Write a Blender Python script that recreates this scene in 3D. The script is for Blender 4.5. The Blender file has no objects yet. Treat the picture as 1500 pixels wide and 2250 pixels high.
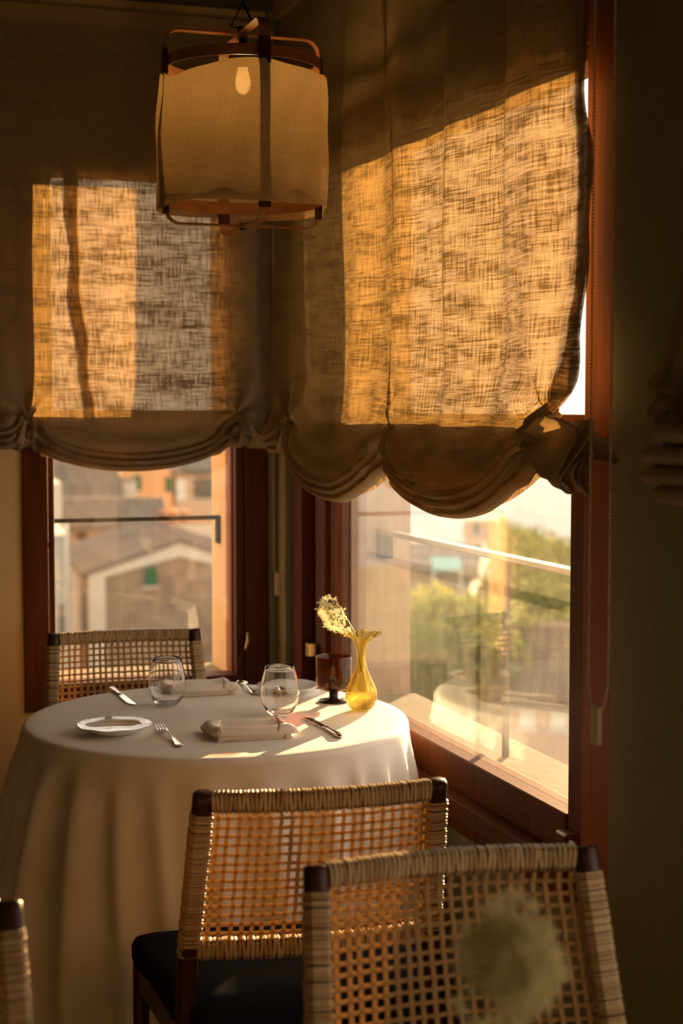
import bpy, math, random
from mathutils import Vector, Matrix
random.seed(7)
sc = bpy.context.scene
PI = math.pi
# ------------------------------------------------------------------ camera
F = 3450.0; EYE = 1.507; YAW = math.radians(18.5); TILT = math.atan(225 / F)
FW = Vector((math.sin(YAW) * math.cos(TILT), math.cos(YAW) * math.cos(TILT), -math.sin(TILT)))
RT = Vector((math.cos(YAW), -math.sin(YAW), 0)); UP = RT.cross(FW)
cam_d = bpy.data.cameras.new('camera'); cam = bpy.data.objects.new('camera', cam_d)
sc.collection.objects.link(cam); sc.camera = cam
cam.matrix_world = Matrix(((RT.x, UP.x, -FW.x, 0), (RT.y, UP.y, -FW.y, 0), (RT.z, UP.z, -FW.z, EYE), (0, 0, 0, 1)))
cam_d.sensor_fit = 'VERTICAL'; cam_d.sensor_height = 36; cam_d.sensor_width = 24; cam_d.lens = F / 2250 * 36
cam_d.clip_start = 0.05; cam_d.clip_end = 2000
cam_d.dof.use_dof = True; cam_d.dof.focus_distance = 3.45; cam_d.dof.aperture_fstop = 3.4
# ------------------------------------------------------------------ sky, sun, exposure
SUN_AZ = math.radians(41); SUN_EL = math.radians(10.6)
w = bpy.data.worlds.new('evening_sky'); sc.world = w; w.use_nodes = True
bg = w.node_tree.nodes['Background']
bg.inputs['Color'].default_value = (1.0, 0.89, 0.75, 1); bg.inputs['Strength'].default_value = 1.7
sun_d = bpy.data.lights.new('sun', 'SUN'); sun_d.energy = 24.0; sun_d.color = (1.0, 0.68, 0.34); sun_d.angle = math.radians(0.9)
sun = bpy.data.objects.new('sun', sun_d); sc.collection.objects.link(sun)
to_sun = Vector((math.sin(SUN_AZ) * math.cos(SUN_EL), math.cos(SUN_AZ) * math.cos(SUN_EL), math.sin(SUN_EL)))
sun.rotation_euler = to_sun.to_track_quat('Z', 'Y').to_euler(); sun.location = (6, 8, 6)
vs = sc.view_settings
vs.view_transform = 'Standard'; vs.look = 'None'; vs.gamma = 1.0; vs.use_curve_mapping = False; vs.exposure = 0.22
sc.cycles.transparent_max_bounces = 48; sc.cycles.max_bounces = 14; sc.cycles.diffuse_bounces = 6
sc.cycles.transmission_bounces = 12; sc.cycles.glossy_bounces = 6; sc.cycles.sample_clamp_indirect = 6.0
# ------------------------------------------------------------------ helpers
COL = sc.collection
def V(px, py, d):                                   # a point of the place at camera depth d
    return Vector((0, 0, EYE)) + (FW + RT * ((px - 750) / F) - UP * ((py - 1125) / F)) * d

class MB:
    def __init__(s): s.v = []; s.f = []; s.uv = []
    def add(s, vs_, fs_):
        b = len(s.v); s.v += [tuple(p) for p in vs_]; s.f += [tuple(i + b for i in f) for f in fs_]
    def box(s, x0, x1, y0, y1, z0, z1):
        s.add([(x0,y0,z0),(x1,y0,z0),(x1,y1,z0),(x0,y1,z0),(x0,y0,z1),(x1,y0,z1),(x1,y1,z1),(x0,y1,z1)],
              [(0,3,2,1),(4,5,6,7),(0,1,5,4),(1,2,6,5),(2,3,7,6),(3,0,4,7)]); return s
    def grid(s, rows, closed=False):
        n = len(rows[0]); b = len(s.v)
        for r in rows: s.v += [tuple(p) for p in r]
        for i in range(len(rows) - 1):
            for j in range(n if closed else n - 1):
                k = (j + 1) % n
                s.f.append((b + i*n + j, b + i*n + k, b + (i+1)*n + k, b + (i+1)*n + j))
        return s
    def lathe(s, prof, n=48, cx=0, cy=0, mod=None):
        rows = []
        for r, z in prof:
            row = []
            for j in range(n):
                a = 2*PI*j/n; rr, zz = (r, z) if mod is None else mod(r, z, a)
                row.append((cx + rr*math.cos(a), cy + rr*math.sin(a), zz))
            rows.append(row)
        return s.grid(rows, True)
    def tube(s, path, r, n=8, cap=True, ry=None, up=None):
        path = [Vector(p) for p in path]; rows = []; prev = None
        for i, p in enumerate(path):
            t = (path[min(i+1, len(path)-1)] - path[max(i-1, 0)]).normalized()
            ref = Vector(up) if up else (prev if prev is not None else (Vector((0,0,1)) if abs(t.z) < .9 else Vector((1,0,0))))
            a = (ref - t * ref.dot(t)).normalized(); b = t.cross(a); prev = a
            rr = r[i] if isinstance(r, (list, tuple)) else r
            r2 = rr if ry is None else (ry[i] if isinstance(ry, (list, tuple)) else ry)
            rows.append([p + a*(rr*math.cos(2*PI*k/n)) + b*(r2*math.sin(2*PI*k/n)) for k in range(n)])
        b0 = len(s.v); s.grid(rows, True)
        if cap:
            s.f.append(tuple(b0 + k for k in range(n))[::-1]); s.f.append(tuple(b0 + (len(rows)-1)*n + k for k in range(n)))
        return s
    def rect_sweep(s, path, wa, wb, up, cap=True, rnd=0.0):
        """rectangle swept on a path: wa half width along up, wb half width across; rnd rounds the section"""
        path = [Vector(p) for p in path]; rows = []
        for i, p in enumerate(path):
            t = (path[min(i+1, len(path)-1)] - path[max(i-1, 0)]).normalized()
            u = Vector(up(i) if callable(up) else up); a = (u - t * u.dot(t)).normalized(); b = t.cross(a)
            A = wa[i] if isinstance(wa, (list, tuple)) else wa; B = wb[i] if isinstance(wb, (list, tuple)) else wb
            if rnd:
                c = min(A, B) * rnd
                pts = [(A-c,B),(A,B-c),(A,-B+c),(A-c,-B),(-A+c,-B),(-A,-B+c),(-A,B-c),(-A+c,B)]
            else: pts = [(A,B),(A,-B),(-A,-B),(-A,B)]
            rows.append([p + a*x + b*y for x, y in pts])
        n = len(rows[0]); b0 = len(s.v); s.grid(rows, True)
        if cap:
            s.f.append(tuple(b0 + k for k in range(n))[::-1]); s.f.append(tuple(b0 + (len(rows)-1)*n + k for k in range(n)))
        return s
    def sphere(s, c, r, n=8, m=5, sc_=(1,1,1)):
        rows = []
        for i in range(m + 1):
            th = PI * i / m; q = max(math.sin(th), 1e-3)
            rows.append([(c[0]+r*sc_[0]*q*math.cos(2*PI*j/n), c[1]+r*sc_[1]*q*math.sin(2*PI*j/n), c[2]-r*sc_[2]*math.cos(th)) for j in range(n)])
        return s.grid(rows, True)
    def mesh(s, name, mat, smooth=False):
        me = bpy.data.meshes.new(name); me.from_pydata(s.v, [], s.f); me.validate()
        if s.uv:
            ul = me.uv_layers.new(name='UVMap')
            for l in me.loops: ul.data[l.index].uv = s.uv[l.vertex_index]
        if mat: me.materials.append(mat)
        if smooth:
            me.polygons.foreach_set('use_smooth', [True] * len(me.polygons))
        me.update(); return me
    def build(s, name, mat, parent=None, smooth=False, bevel=0, seg=2, angle=None):
        o = bpy.data.objects.new(name, s.mesh(name, mat, smooth)); COL.objects.link(o)
        if parent: o.parent = parent
        if bevel:
            m = o.modifiers.new('bevel', 'BEVEL'); m.width = bevel; m.segments = seg; m.limit_method = 'ANGLE'; m.harden_normals = False
        return o
def tag(o, label=None, cat=None, group=None, kind=None):
    if label: o['label'] = label
    if cat: o['category'] = cat
    if group: o['group'] = group
    if kind: o['kind'] = kind
    return o
def thing(name, label, cat, loc=(0,0,0), rz=0, group=None, kind=None):
    o = bpy.data.objects.new(name, None); COL.objects.link(o); o.empty_display_size = .05
    o.location = loc; o.rotation_euler = (0, 0, rz)
    return tag(o, label, cat, group, kind)
def copy_tree(o, parent=None):
    c = o.copy(); COL.objects.link(c); c.parent = parent
    for ch in [k for k in bpy.data.objects if k.parent == o]: copy_tree(ch, c)
    return c
def sstep(a, b, x):
    t = min(1, max(0, (x - a) / (b - a))); return t*t*(3 - 2*t)
def lerp(a, b, t): return a + (b - a) * t
def stuff(o): o['kind'] = 'stuff'; return o
# ------------------------------------------------------------------ materials
def nmat(name):
    m = bpy.data.materials.new(name); m.use_nodes = True; nt = m.node_tree; nt.nodes.clear()
    out = nt.nodes.new('ShaderNodeOutputMaterial'); return m, nt, out
def N(nt, kind, **kw):
    n = nt.nodes.new('ShaderNode' + kind)
    for k, v in kw.items(): setattr(n, k, v)
    return n
def L(nt, a, b): nt.links.new(a, b)
def setin(n, **kw):
    for k, v in kw.items(): n.inputs[k.replace('_', ' ')].default_value = v
def rgba(c): return (c[0], c[1], c[2], 1)
def math_n(nt, op, a, b=None, clamp=False):
    n = N(nt, 'Math', operation=op); n.use_clamp = clamp
    for i, x in enumerate((a, b)):
        if x is None: continue
        if isinstance(x, (int, float)): n.inputs[i].default_value = x
        else: L(nt, x, n.inputs[i])
    return n.outputs[0]
def ramp(nt, fac, stops):
    r = N(nt, 'ValToRGB'); L(nt, fac, r.inputs['Fac']); e = r.color_ramp.elements
    while len(e) < len(stops): e.new(0.5)
    for k, (p, c) in zip(e, stops): k.position = p; k.color = rgba(c) if len(c) == 3 else c
    return r.outputs['Color']
def mat(name, c1, c2=None, rough=.6, metal=0, scale=(8,8,8), detail=4, bump=0, spec=.5, island=0, coat=0, coords='Object', bscale=None, sub=0):
    m, nt, out = nmat(name); p = N(nt, 'BsdfPrincipled'); L(nt, p.outputs[0], out.inputs['Surface'])
    setin(p, Roughness=rough, Metallic=metal); p.inputs['Specular IOR Level'].default_value = spec; p.inputs['Coat Weight'].default_value = coat
    p.inputs['Base Color'].default_value = rgba(c1)
    if c2:
        tc = N(nt, 'TexCoord'); mp = N(nt, 'Mapping'); mp.inputs['Scale'].default_value = scale; L(nt, tc.outputs[coords], mp.inputs['Vector'])
        no = N(nt, 'TexNoise'); setin(no, Scale=1.0, Detail=detail, Roughness=.6); L(nt, mp.outputs[0], no.inputs['Vector'])
        f = no.outputs['Fac']
        if island:
            g = N(nt, 'NewGeometry'); f = math_n(nt, 'ADD', math_n(nt, 'MULTIPLY', f, 1-island), math_n(nt, 'MULTIPLY', g.outputs['Random Per Island'], island))
        L(nt, ramp(nt, f, [(.3 if not island else .15, c1), (.7 if not island else .85, c2)]), p.inputs['Base Color'])
        if bump:
            b = N(nt, 'Bump'); setin(b, Strength=bump, Distance=.01); L(nt, no.outputs['Fac'], b.inputs['Height']); L(nt, b.outputs[0], p.inputs['Normal'])
    return m
M = {}
M['wood_red'] = mat('red brown varnished wood', (.085,.022,.0045), (.15,.042,.009), .5, scale=(60,60,3), bump=.05, spec=.1)
M['wood_lit'] = mat('red brown wood with bounced sun in its colour', (.22,.068,.015), (.34,.11,.026), .5, scale=(60,60,3), bump=.05, spec=.1)  # red brown wood made lighter, bounced sunlight put into its colour
M['wood_dark'] = mat('dark brown wood', (.030,.008,.004), (.06,.018,.007), .4, scale=(40,40,4), spec=.3)
M['wood_ply'] = mat('bent wood veneer', (.19,.075,.022), (.30,.125,.04), .45, scale=(12,12,60))
M['green_wall'] = mat('sage green plaster', (.21,.21,.125), (.24,.235,.145), .8, scale=(30,30,30), bump=.05)
M['cream_wall'] = mat('cream plaster', (.72,.52,.26), (.78,.57,.30), .8, scale=(9,9,9), bump=.05)
M['ochre'] = mat('ochre exterior plaster', (.66,.42,.19), (.76,.52,.26), .9, scale=(60,60,60), bump=.35)
M['pale_plaster'] = mat('pale exterior plaster', (.40,.26,.17), (.46,.31,.21), .9, scale=(20,20,20), bump=.2)
M['stone'] = mat('pale stone ledge', (.30,.255,.195), (.24,.20,.15), .9, scale=(35,35,35), bump=.15, spec=.05)
M['ceiling'] = mat('blue grey ceiling paint', (.10,.12,.12), (.12,.14,.135), .8, scale=(3,3,3))
M['floor'] = mat('brown floor boards', (.10,.055,.03), (.17,.10,.055), .45, scale=(3,30,3))
M['black_iron'] = mat('black iron', (.006,.005,.005), (.010,.009,.008), .6, scale=(30,30,30), spec=.1)
M['steel'] = mat('brushed steel', (.62,.58,.52), (.7,.66,.6), .3, metal=1, scale=(60,60,60))
M['bronze'] = mat('dark bronze', (.10,.085,.065), (.14,.12,.09), .45, metal=.6, scale=(60,60,60))
M['brass'] = mat('brass', (.55,.36,.14), (.62,.42,.18), .3, metal=1, scale=(30,30,30))
M['silver'] = mat('polished silver cutlery', (.78,.74,.70), (.82,.78,.74), .16, metal=1, scale=(50,50,50))
M['cloth'] = mat('white linen tablecloth', (.86,.83,.80), (.90,.87,.84), .75, scale=(400,400,400), bump=.06, spec=.2)
M['napkin'] = mat('cream napkin linen', (.80,.75,.68), (.84,.79,.72), .8, scale=(500,500,500), bump=.06, spec=.2)
M['stitch'] = mat('gold napkin stitching', (.55,.38,.12), (.6,.42,.15), .6, scale=(90,90,90))
M['porcelain'] = mat('white glazed porcelain', (.80,.79,.76), (.84,.83,.80), .08, scale=(4,4,4), coat=.5)
M['rattan'] = mat('rattan wrapping', (.40,.25,.105), (.60,.43,.22), .45, scale=(60,60,60), island=.75)
M['navy'] = mat('navy seat fabric', (.010,.013,.022), (.018,.021,.032), .9, scale=(300,300,300), bump=.1, spec=.03)
M['chain'] = mat('ivory plastic beads', (.52,.42,.28), (.58,.48,.32), .4, scale=(20,20,20))
M['black'] = mat('black bakelite', (.01,.009,.008), (.014,.012,.01), .25, scale=(20,20,20))
M['stem'] = mat('green plant stem', (.28,.30,.07), (.36,.36,.10), .6, scale=(60,60,60))
def translucent_mat(name, c1, c2, t=.5, scale=200, island=.5):
    m, nt, out = nmat(name); d = N(nt, 'BsdfDiffuse'); tr = N(nt, 'BsdfTranslucent'); mx = N(nt, 'MixShader'); mx.inputs[0].default_value = t
    g = N(nt, 'NewGeometry'); c = ramp(nt, g.outputs['Random Per Island'], [(0, c1), (1, c2)])
    L(nt, c, d.inputs[0]); L(nt, c, tr.inputs[0]); L(nt, d.outputs[0], mx.inputs[1]); L(nt, tr.outputs[0], mx.inputs[2]); L(nt, mx.outputs[0], out.inputs[0]); return m
M['floret'] = translucent_mat('cream florets', (.86,.80,.50), (.95,.92,.70), .28)
M['leaf'] = translucent_mat('tree leaves', (.10,.13,.03), (.24,.24,.07), .35)
M['leaf_pale'] = translucent_mat('pale yellow green leaves', (.24,.24,.06), (.42,.38,.11), .35)
M['cane'] = translucent_mat('cane strands', (.42,.235,.075), (.62,.40,.17), .28)
def linen(name, base, trans, opening, thread, slub=1.0, tfac=.5):
    """loosely woven linen: two thread directions with slubs; gaps between threads let light straight through"""
    m, nt, out = nmat(name)
    uv = N(nt, 'UVMap'); sep = N(nt, 'SeparateXYZ'); L(nt, uv.outputs[0], sep.inputs[0])
    def noise(sx, sy, sc_=1, det=3, off=0):
        mp = N(nt, 'Mapping'); mp.inputs['Scale'].default_value = (sx, sy, 1); mp.inputs['Location'].default_value = (off, off*.7, 0); L(nt, uv.outputs[0], mp.inputs['Vector'])
        n = N(nt, 'TexNoise'); setin(n, Scale=sc_, Detail=det, Roughness=.6); L(nt, mp.outputs[0], n.inputs['Vector']); return n.outputs['Fac']
    wob = noise(9, 9, 1, 2)
    k = 2*PI/thread
    def threads(coord, wobm, off):
        a = math_n(nt, 'ADD', math_n(nt, 'MULTIPLY', coord, k), math_n(nt, 'MULTIPLY', wobm, off))
        return math_n(nt, 'ADD', math_n(nt, 'MULTIPLY', math_n(nt, 'SINE', a), .5), .5)
    tu = threads(sep.outputs[0], wob, 9); tv = threads(sep.outputs[1], wob, 14)
    gap = math_n(nt, 'MULTIPLY', tu, tv)                                   # 1 in the open squares
    hs = noise(13, 210, 1, 4, 3.1); vs_ = noise(170, 16, 1, 4, 7.7); big = noise(5, 22, 1, 2, 1.3)
    slb = math_n(nt, 'ADD', math_n(nt, 'MULTIPLY', hs, .40), math_n(nt, 'ADD', math_n(nt, 'MULTIPLY', vs_, .34), math_n(nt, 'MULTIPLY', big, .26)))
    rr = N(nt, 'MapRange'); setin(rr, From_Min=.43, From_Max=.57, To_Min=1-slub, To_Max=1.0); L(nt, slb, rr.inputs['Value'])
    dens = rr.outputs[0]
    opn = math_n(nt, 'MULTIPLY', math_n(nt, 'MULTIPLY', gap, dens), opening, True)
    tl = math_n(nt, 'MULTIPLY', math_n(nt, 'ADD', math_n(nt, 'MULTIPLY', dens, .80), .20), math_n(nt, 'ADD', math_n(nt, 'MULTIPLY', gap, .7), .5))
    d = N(nt, 'BsdfDiffuse'); t = N(nt, 'BsdfTranslucent'); tp = N(nt, 'BsdfTransparent')
    L(nt, ramp(nt, slb, [(.38, tuple(x*.72 for x in base)), (.6, base)]), d.inputs['Color'])
    tcol = N(nt, 'MixRGB', blend_type='MULTIPLY'); tcol.inputs[0].default_value = 1; tcol.inputs[1].default_value = rgba(trans)
    L(nt, tl, tcol.inputs[2]); L(nt, tcol.outputs[0], t.inputs['Color'])
    tp.inputs[0].default_value = (1, .87, .64, 1)
    bmp = N(nt, 'Bump'); setin(bmp, Strength=.35, Distance=.002); L(nt, math_n(nt, 'ADD', gap, slb), bmp.inputs['Height']); L(nt, bmp.outputs[0], d.inputs['Normal'])
    m1 = N(nt, 'MixShader'); m1.inputs[0].default_value = tfac; L(nt, d.outputs[0], m1.inputs[1]); L(nt, t.outputs[0], m1.inputs[2])
    m2 = N(nt, 'MixShader'); L(nt, opn, m2.inputs[0]); L(nt, m1.outputs[0], m2.inputs[1]); L(nt, tp.outputs[0], m2.inputs[2]); L(nt, m2.outputs[0], out.inputs[0])
    return m
M['blind'] = linen('natural linen blind', (.62,.48,.30), (.43,.245,.072), .62, .0032, .95, .5)
M['blind_gathered'] = linen('closely gathered natural linen', (.70,.56,.36), (.60,.36,.12), .10, .0032, .55, .35)
M['tape'] = mat('brown cotton tape', (.30,.20,.10), (.36,.25,.13), .9, scale=(90,90,90))
M['shade'] = linen('cream linen lamp cloth', (.74,.64,.46), (.80,.58,.28), .030, .0022, .12, .5)
def thin_glass(name, tint=(1,1,1), dust=0, ior=1.5):
    m, nt, out = nmat(name); tp = N(nt, 'BsdfTransparent'); tp.inputs[0].default_value = rgba(tint)
    g = N(nt, 'BsdfGlossy'); setin(g, Roughness=.005); fr = N(nt, 'Fresnel'); ge = N(nt, 'NewGeometry')
    L(nt, math_n(nt, 'ADD', math_n(nt, 'MULTIPLY', ge.outputs['Backfacing'], 1/ior - ior), ior), fr.inputs['IOR'])   # same reflectance on both faces of the thin pane
    mx = N(nt, 'MixShader'); L(nt, fr.outputs[0], mx.inputs[0]); L(nt, tp.outputs[0], mx.inputs[1]); L(nt, g.outputs[0], mx.inputs[2]); res = mx
    if dust:
        tc = N(nt, 'TexCoord'); fs = []
        for s_, det in (((2,2,2), 4), ((30,30,5), 6), ((140,140,140), 2)):
            mp = N(nt, 'Mapping'); mp.inputs['Scale'].default_value = s_; mp.inputs['Rotation'].default_value = (.5,.2,.1); L(nt, tc.outputs['Object'], mp.inputs[0])
            no = N(nt, 'TexNoise'); setin(no, Scale=1, Detail=det, Roughness=.65); L(nt, mp.outputs[0], no.inputs[0]); fs.append(no.outputs['Fac'])
        f = math_n(nt, 'MULTIPLY', math_n(nt, 'MULTIPLY', fs[0], fs[1]), math_n(nt, 'ADD', math_n(nt, 'MULTIPLY', fs[2], .5), .75))
        f = math_n(nt, 'MULTIPLY', f, dust * 4, True)
        d = N(nt, 'BsdfTranslucent'); d.inputs[0].default_value = (.9,.85,.75,1); m2 = N(nt, 'MixShader')
        L(nt, f, m2.inputs[0]); L(nt, mx.outputs[0], m2.inputs[1]); L(nt, d.outputs[0], m2.inputs[2]); res = m2
    L(nt, res.outputs[0], out.inputs[0]); return m
M['pane'] = thin_glass('window glass with fine dust', (.97,.96,.94), .016)
M['pane_clear'] = thin_glass('clear window glass', (.97,.96,.94), .003)
def glassy(name, col, mixt, ior=1.47):
    m, nt, out = nmat(name); g = N(nt, 'BsdfGlass'); setin(g, IOR=ior, Roughness=0); g.inputs['Color'].default_value = rgba(col)
    tp = N(nt, 'BsdfTransparent'); tp.inputs[0].default_value = rgba(col); mx = N(nt, 'MixShader'); mx.inputs[0].default_value = mixt
    L(nt, g.outputs[0], mx.inputs[1]); L(nt, tp.outputs[0], mx.inputs[2]); L(nt, mx.outputs[0], out.inputs[0]); return m
M['glass'] = glassy('clear drinking glass', (1,1,1), .0)
M['amber'] = glassy('amber yellow glass', (.98,.90,.58), .25)
M['brown_glass'] = thin_glass('brown glass', (.73,.45,.17))
M['water'] = glassy('water', (.97,.95,.85), .4, 1.33)
def emit(name, c, s):
    m, nt, out = nmat(name); e = N(nt, 'Emission'); e.inputs[0].default_value = rgba(c); e.inputs[1].default_value = s; L(nt, e.outputs[0], out.inputs[0]); return m
M['bulb'] = emit('warm glowing bulb', (1,.55,.18), 60)
# ------------------------------------------------------------------ the room shell
WX, WY = 1.42, 4.83                                  # inner faces of the right and the back wall
OX, OY = 1.71, 5.16                                  # outer faces
ZC = 2.75
def struct(name, mb, m, label=None, bevel=0):
    return tag(mb.build(name, m, bevel=bevel), label, None, None, 'structure')
def holed2(a0, a1, t0, t1, z0, z1, holes):
    mb = MB(); p = a0
    for ha, hb, h0, h1 in holes:
        mb.box(t0, t1, p, ha, z0, z1); mb.box(t0, t1, ha, hb, z0, h0); mb.box(t0, t1, ha, hb, h1, z1); p = hb
    mb.box(t0, t1, p, a1, z0, z1); return mb
def holed(axis, a0, a1, t0, t1, z0, z1, hole):
    """wall slab along axis with one window hole (a,b,zlo,zhi)"""
    mb = MB(); ha, hb, hz0, hz1 = hole
    for (p, q, r, s_) in ((a0, ha, z0, z1), (hb, a1, z0, z1), (ha, hb, z0, hz0), (ha, hb, hz1, z1)):
        mb.box(p, q, t0, t1, r, s_) if axis == 'x' else mb.box(t0, t1, p, q, r, s_)
    return mb
struct('floor', MB().box(-4.3, OX, -3.3, OY, -.1, 0), M['floor'], 'brown wooden floor of the dining room')
struct('ceiling', MB().box(-4.3, OX, -3.3, OY, ZC, ZC + .1), M['ceiling'], 'dark blue grey painted ceiling')
struct('wall_back', holed('x', -4.3, WX, WY, 4.93, 0, ZC, (.593, 1.363, .58, 2.30)), M['cream_wall'], 'cream plaster wall around the left window')
struct('wall_back_outer', holed('x', -4.3, OX, 4.93, OY, -3, 3.4, (.655, 1.264, .64, 2.27)), M['ochre'], 'ochre plaster outer wall around the left window')
struct('wall_right', holed2(-3.3, 4.93, WX, 1.52, 0, ZC, [(.45, 2.05, .58, 2.35), (2.64, 4.677, .52, 2.42)]), M['green_wall'], 'sage green plaster wall around the right window')
struct('wall_right_outer', holed2(-3.3, 4.93, 1.52, OX, -3, 3.4, [(.5, 2.0, .62, 2.325), (2.70, 4.45, .60, 2.325)]), M['pale_plaster'], 'pale plaster outer wall around the right window')
struct('wall_corner', MB().box(1.388, 1.42, 4.70, 4.83, 0, ZC).box(1.363, 1.388, 4.80, 4.83, 0, ZC), M['green_wall'], 'sage green plaster strip in the room corner')
struct('wall_left', MB().box(-4.3, -4.2, -3.2, WY, 0, ZC), M['cream_wall'], 'cream plaster wall on the far left side')
struct('wall_front', holed('x', -4.2, OX, -3.3, -3.2, 0, ZC, (-2.8, -.2, .8, 2.3)), M['cream_wall'], 'cream plaster wall behind the viewer')
struct('trim_1', MB().box(1.50, 1.73, 2.70, 4.45, .60, .64), M['stone'], 'pale stone ledge outside the right window', .006)
struct('trim_2', MB().box(.655, 1.264, 4.92, 5.19, .60, .645), M['stone'], 'pale stone ledge outside the left window', .006)
# left window
w1 = thing('window_1', 'red brown wooden window in the back wall, above the far chair', None, (.98, 4.88, .58), kind='structure')
def part(root, name, m, boxes, bevel=.003, smooth=False):
    lx, ly, lz = root.location; mb = MB()
    for b in boxes: mb.box(b[0]-lx, b[1]-lx, b[2]-ly, b[3]-ly, b[4]-lz, b[5]-lz)
    return mb.build(name, m, root, smooth, bevel)
part(w1, 'jamb', M['wood_red'], [(.593, .668, 4.815, 4.93, .58, 2.30), (.668, .692, 4.85, 4.93, .66, 2.22)])
part(w1, 'jamb', M['wood_red'], [(1.290, 1.363, 4.812, 4.93, .58, 2.30), (1.262, 1.290, 4.83, 4.87, .66, 2.22)])
part(w1, 'stop', M['wood_lit'], [(1.257, 1.290, 4.87, 4.93, .66, 2.22)])
part(w1, 'stop', M['wood_lit'], [(1.262, 1.30, 4.93, 4.965, .66, 2.22)])
part(w1, 'head', M['wood_red'], [(.668, 1.290, 4.815, 4.93, 2.22, 2.30)])
part(w1, 'transom', M['wood_red'], [(.692, 1.257, 4.835, 4.93, 1.43, 1.505)])
part(w1, 'bottom_rail', M['wood_red'], [(.668, 1.290, 4.83, 4.93, .58, .66), (.668, 1.290, 4.80, 4.83, .58, .615)])
part(w1, 'pane', M['pane_clear'], [(.692, 1.257, 4.880, 4.884, .66, 1.43)], 0)
part(w1, 'pane', M['pane_clear'], [(.692, 1.257, 4.880, 4.884, 1.505, 2.22)], 0)
la = MB().tube([(1.293, 4.80, .80), (1.290, 4.792, .775), (1.283, 4.79, .75), (1.288, 4.795, .735)], .005)
la.v = [(x - .98, y - 4.88, z - .58) for x, y, z in la.v]
la.build('latch', M['brass'], w1, True)
# right window
w2 = thing('window_2', 'wide red brown wooden window in the right wall beside the table', None, (1.46, 3.68, .52), kind='structure')
part(w2, 'casing', M['wood_red'], [(1.405, 1.52, 4.585, 4.677, .52, 2.42)])
part(w2, 'jamb', M['wood_red'], [(1.45, 1.52, 4.53, 4.585, .60, 2.30)])
part(w2, 'sash_stile', M['wood_red'], [(1.432, 1.50, 4.435, 4.53, .60, 1.43), (1.445, 1.49, 4.39, 4.435, .60, 1.43)])
part(w2, 'jamb', M['wood_lit'], [(1.425, 1.52, 2.64, 2.765, .52, 2.42)])
part(w2, 'sash_stile', M['wood_red'], [(1.436, 1.50, 2.765, 2.842, .60, 1.43)])
part(w2, 'transom', M['wood_red'], [(1.432, 1.52, 2.765, 4.53, 1.43, 1.497)])
part(w2, 'head', M['wood_red'], [(1.44, 1.52, 2.765, 4.585, 2.185, 2.215), (1.43, 1.52, 2.765, 4.585, 2.215, 2.30), (1.415, 1.52, 2.765, 4.585, 2.305, 2.42)])
part(w2, 'bottom_rail', M['wood_red'], [(1.432, 1.50, 2.842, 4.435, .60, .685)])
part(w2, 'sill_board', M['wood_red'], [(1.39, 1.52, 2.765, 4.585, .555, .60), (1.405, 1.52, 2.765, 4.585, .52, .555)])
part(w2, 'pane', M['pane'], [(1.468, 1.472, 2.842, 4.39, .685, 1.43)], 0)
part(w2, 'pane', M['pane_clear'], [(1.468, 1.472, 2.765, 4.53, 1.497, 2.19)], 0)
part(w2, 'hinge', M['steel'], [(1.418, 1.436, 2.778, 2.80, .60, .645), (1.41, 1.436, 2.80, 2.842, .648, .655)], .002)
part(w2, 'hinge', M['brass'], [(1.40, 1.425, 4.50, 4.53, .76, .80)], .002)
w3 = thing('window_3', 'red brown wooden window behind the dim blind at the right edge', None, (1.46, 1.25, .58), kind='structure')
part(w3, 'jamb', M['wood_red'], [(1.425, 1.52, 0.45, 0.53, .58, 2.35)]); part(w3, 'jamb', M['wood_red'], [(1.425, 1.52, 1.97, 2.05, .58, 2.35)])
part(w3, 'head', M['wood_red'], [(1.425, 1.52, 0.53, 1.97, 2.25, 2.35)]); part(w3, 'bottom_rail', M['wood_red'], [(1.425, 1.52, 0.53, 1.97, .58, .68)])
part(w3, 'transom', M['wood_red'], [(1.432, 1.52, 0.53, 1.97, 1.43, 1.497)])
part(w3, 'pane', M['pane_clear'], [(1.468, 1.472, 0.53, 1.97, .68, 1.43)], 0); part(w3, 'pane', M['pane_clear'], [(1.468, 1.472, 0.53, 1.97, 1.497, 2.25)], 0)
w4 = thing('fill_window', 'unseen window added behind the viewer for fill light', None, (-1.5, -3.25, .8), kind='structure')  # opening added out of view to let fill light into the room
part(w4, 'frame', M['wood_red'], [(-2.8, -.2, -3.29, -3.21, .8, .88), (-2.8, -.2, -3.29, -3.21, 2.22, 2.3), (-2.8, -2.72, -3.29, -3.21, .88, 2.22), (-.28, -.2, -3.29, -3.21, .88, 2.22)])
part(w4, 'pane', M['pane_clear'], [(-2.72, -.28, -3.252, -3.248, .88, 2.22)], 0)
# iron bar outside the left window, steel handrail outside the right one
b1 = thing('window_bar', 'thin black iron bar across the left window opening', 'bar', (.96, 5.05, 1.15))
mb = MB().box(-.305, .304, -.008, .008, -.006, .008); mb.build('bar', M['black_iron'], b1, bevel=.002)
MB().box(.292, .304, -.016, .016, -.085, .008).build('bracket', M['black_iron'], b1, bevel=.002)
for z in (-.03, -.065): MB().tube([(.286, 0, z), (.293, 0, z)], .006).build('bolt', M['steel'], b1)
b2 = thing('balcony_handrail', 'steel handrail with one thin post outside the right window', 'handrail', (1.62, 3.55, .64))
MB().box(-.02, .02, -.85, .90, .493, .508).build('rail', M['steel'], b2, bevel=.003)
MB().box(-.008, .008, -.006, .006, 0, .493).build('post', M['bronze'], b2, bevel=.002)
MB().box(-.02, .02, .86, .90, .42, .493).build('bracket', M['black_iron'], b2, bevel=.003)
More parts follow.
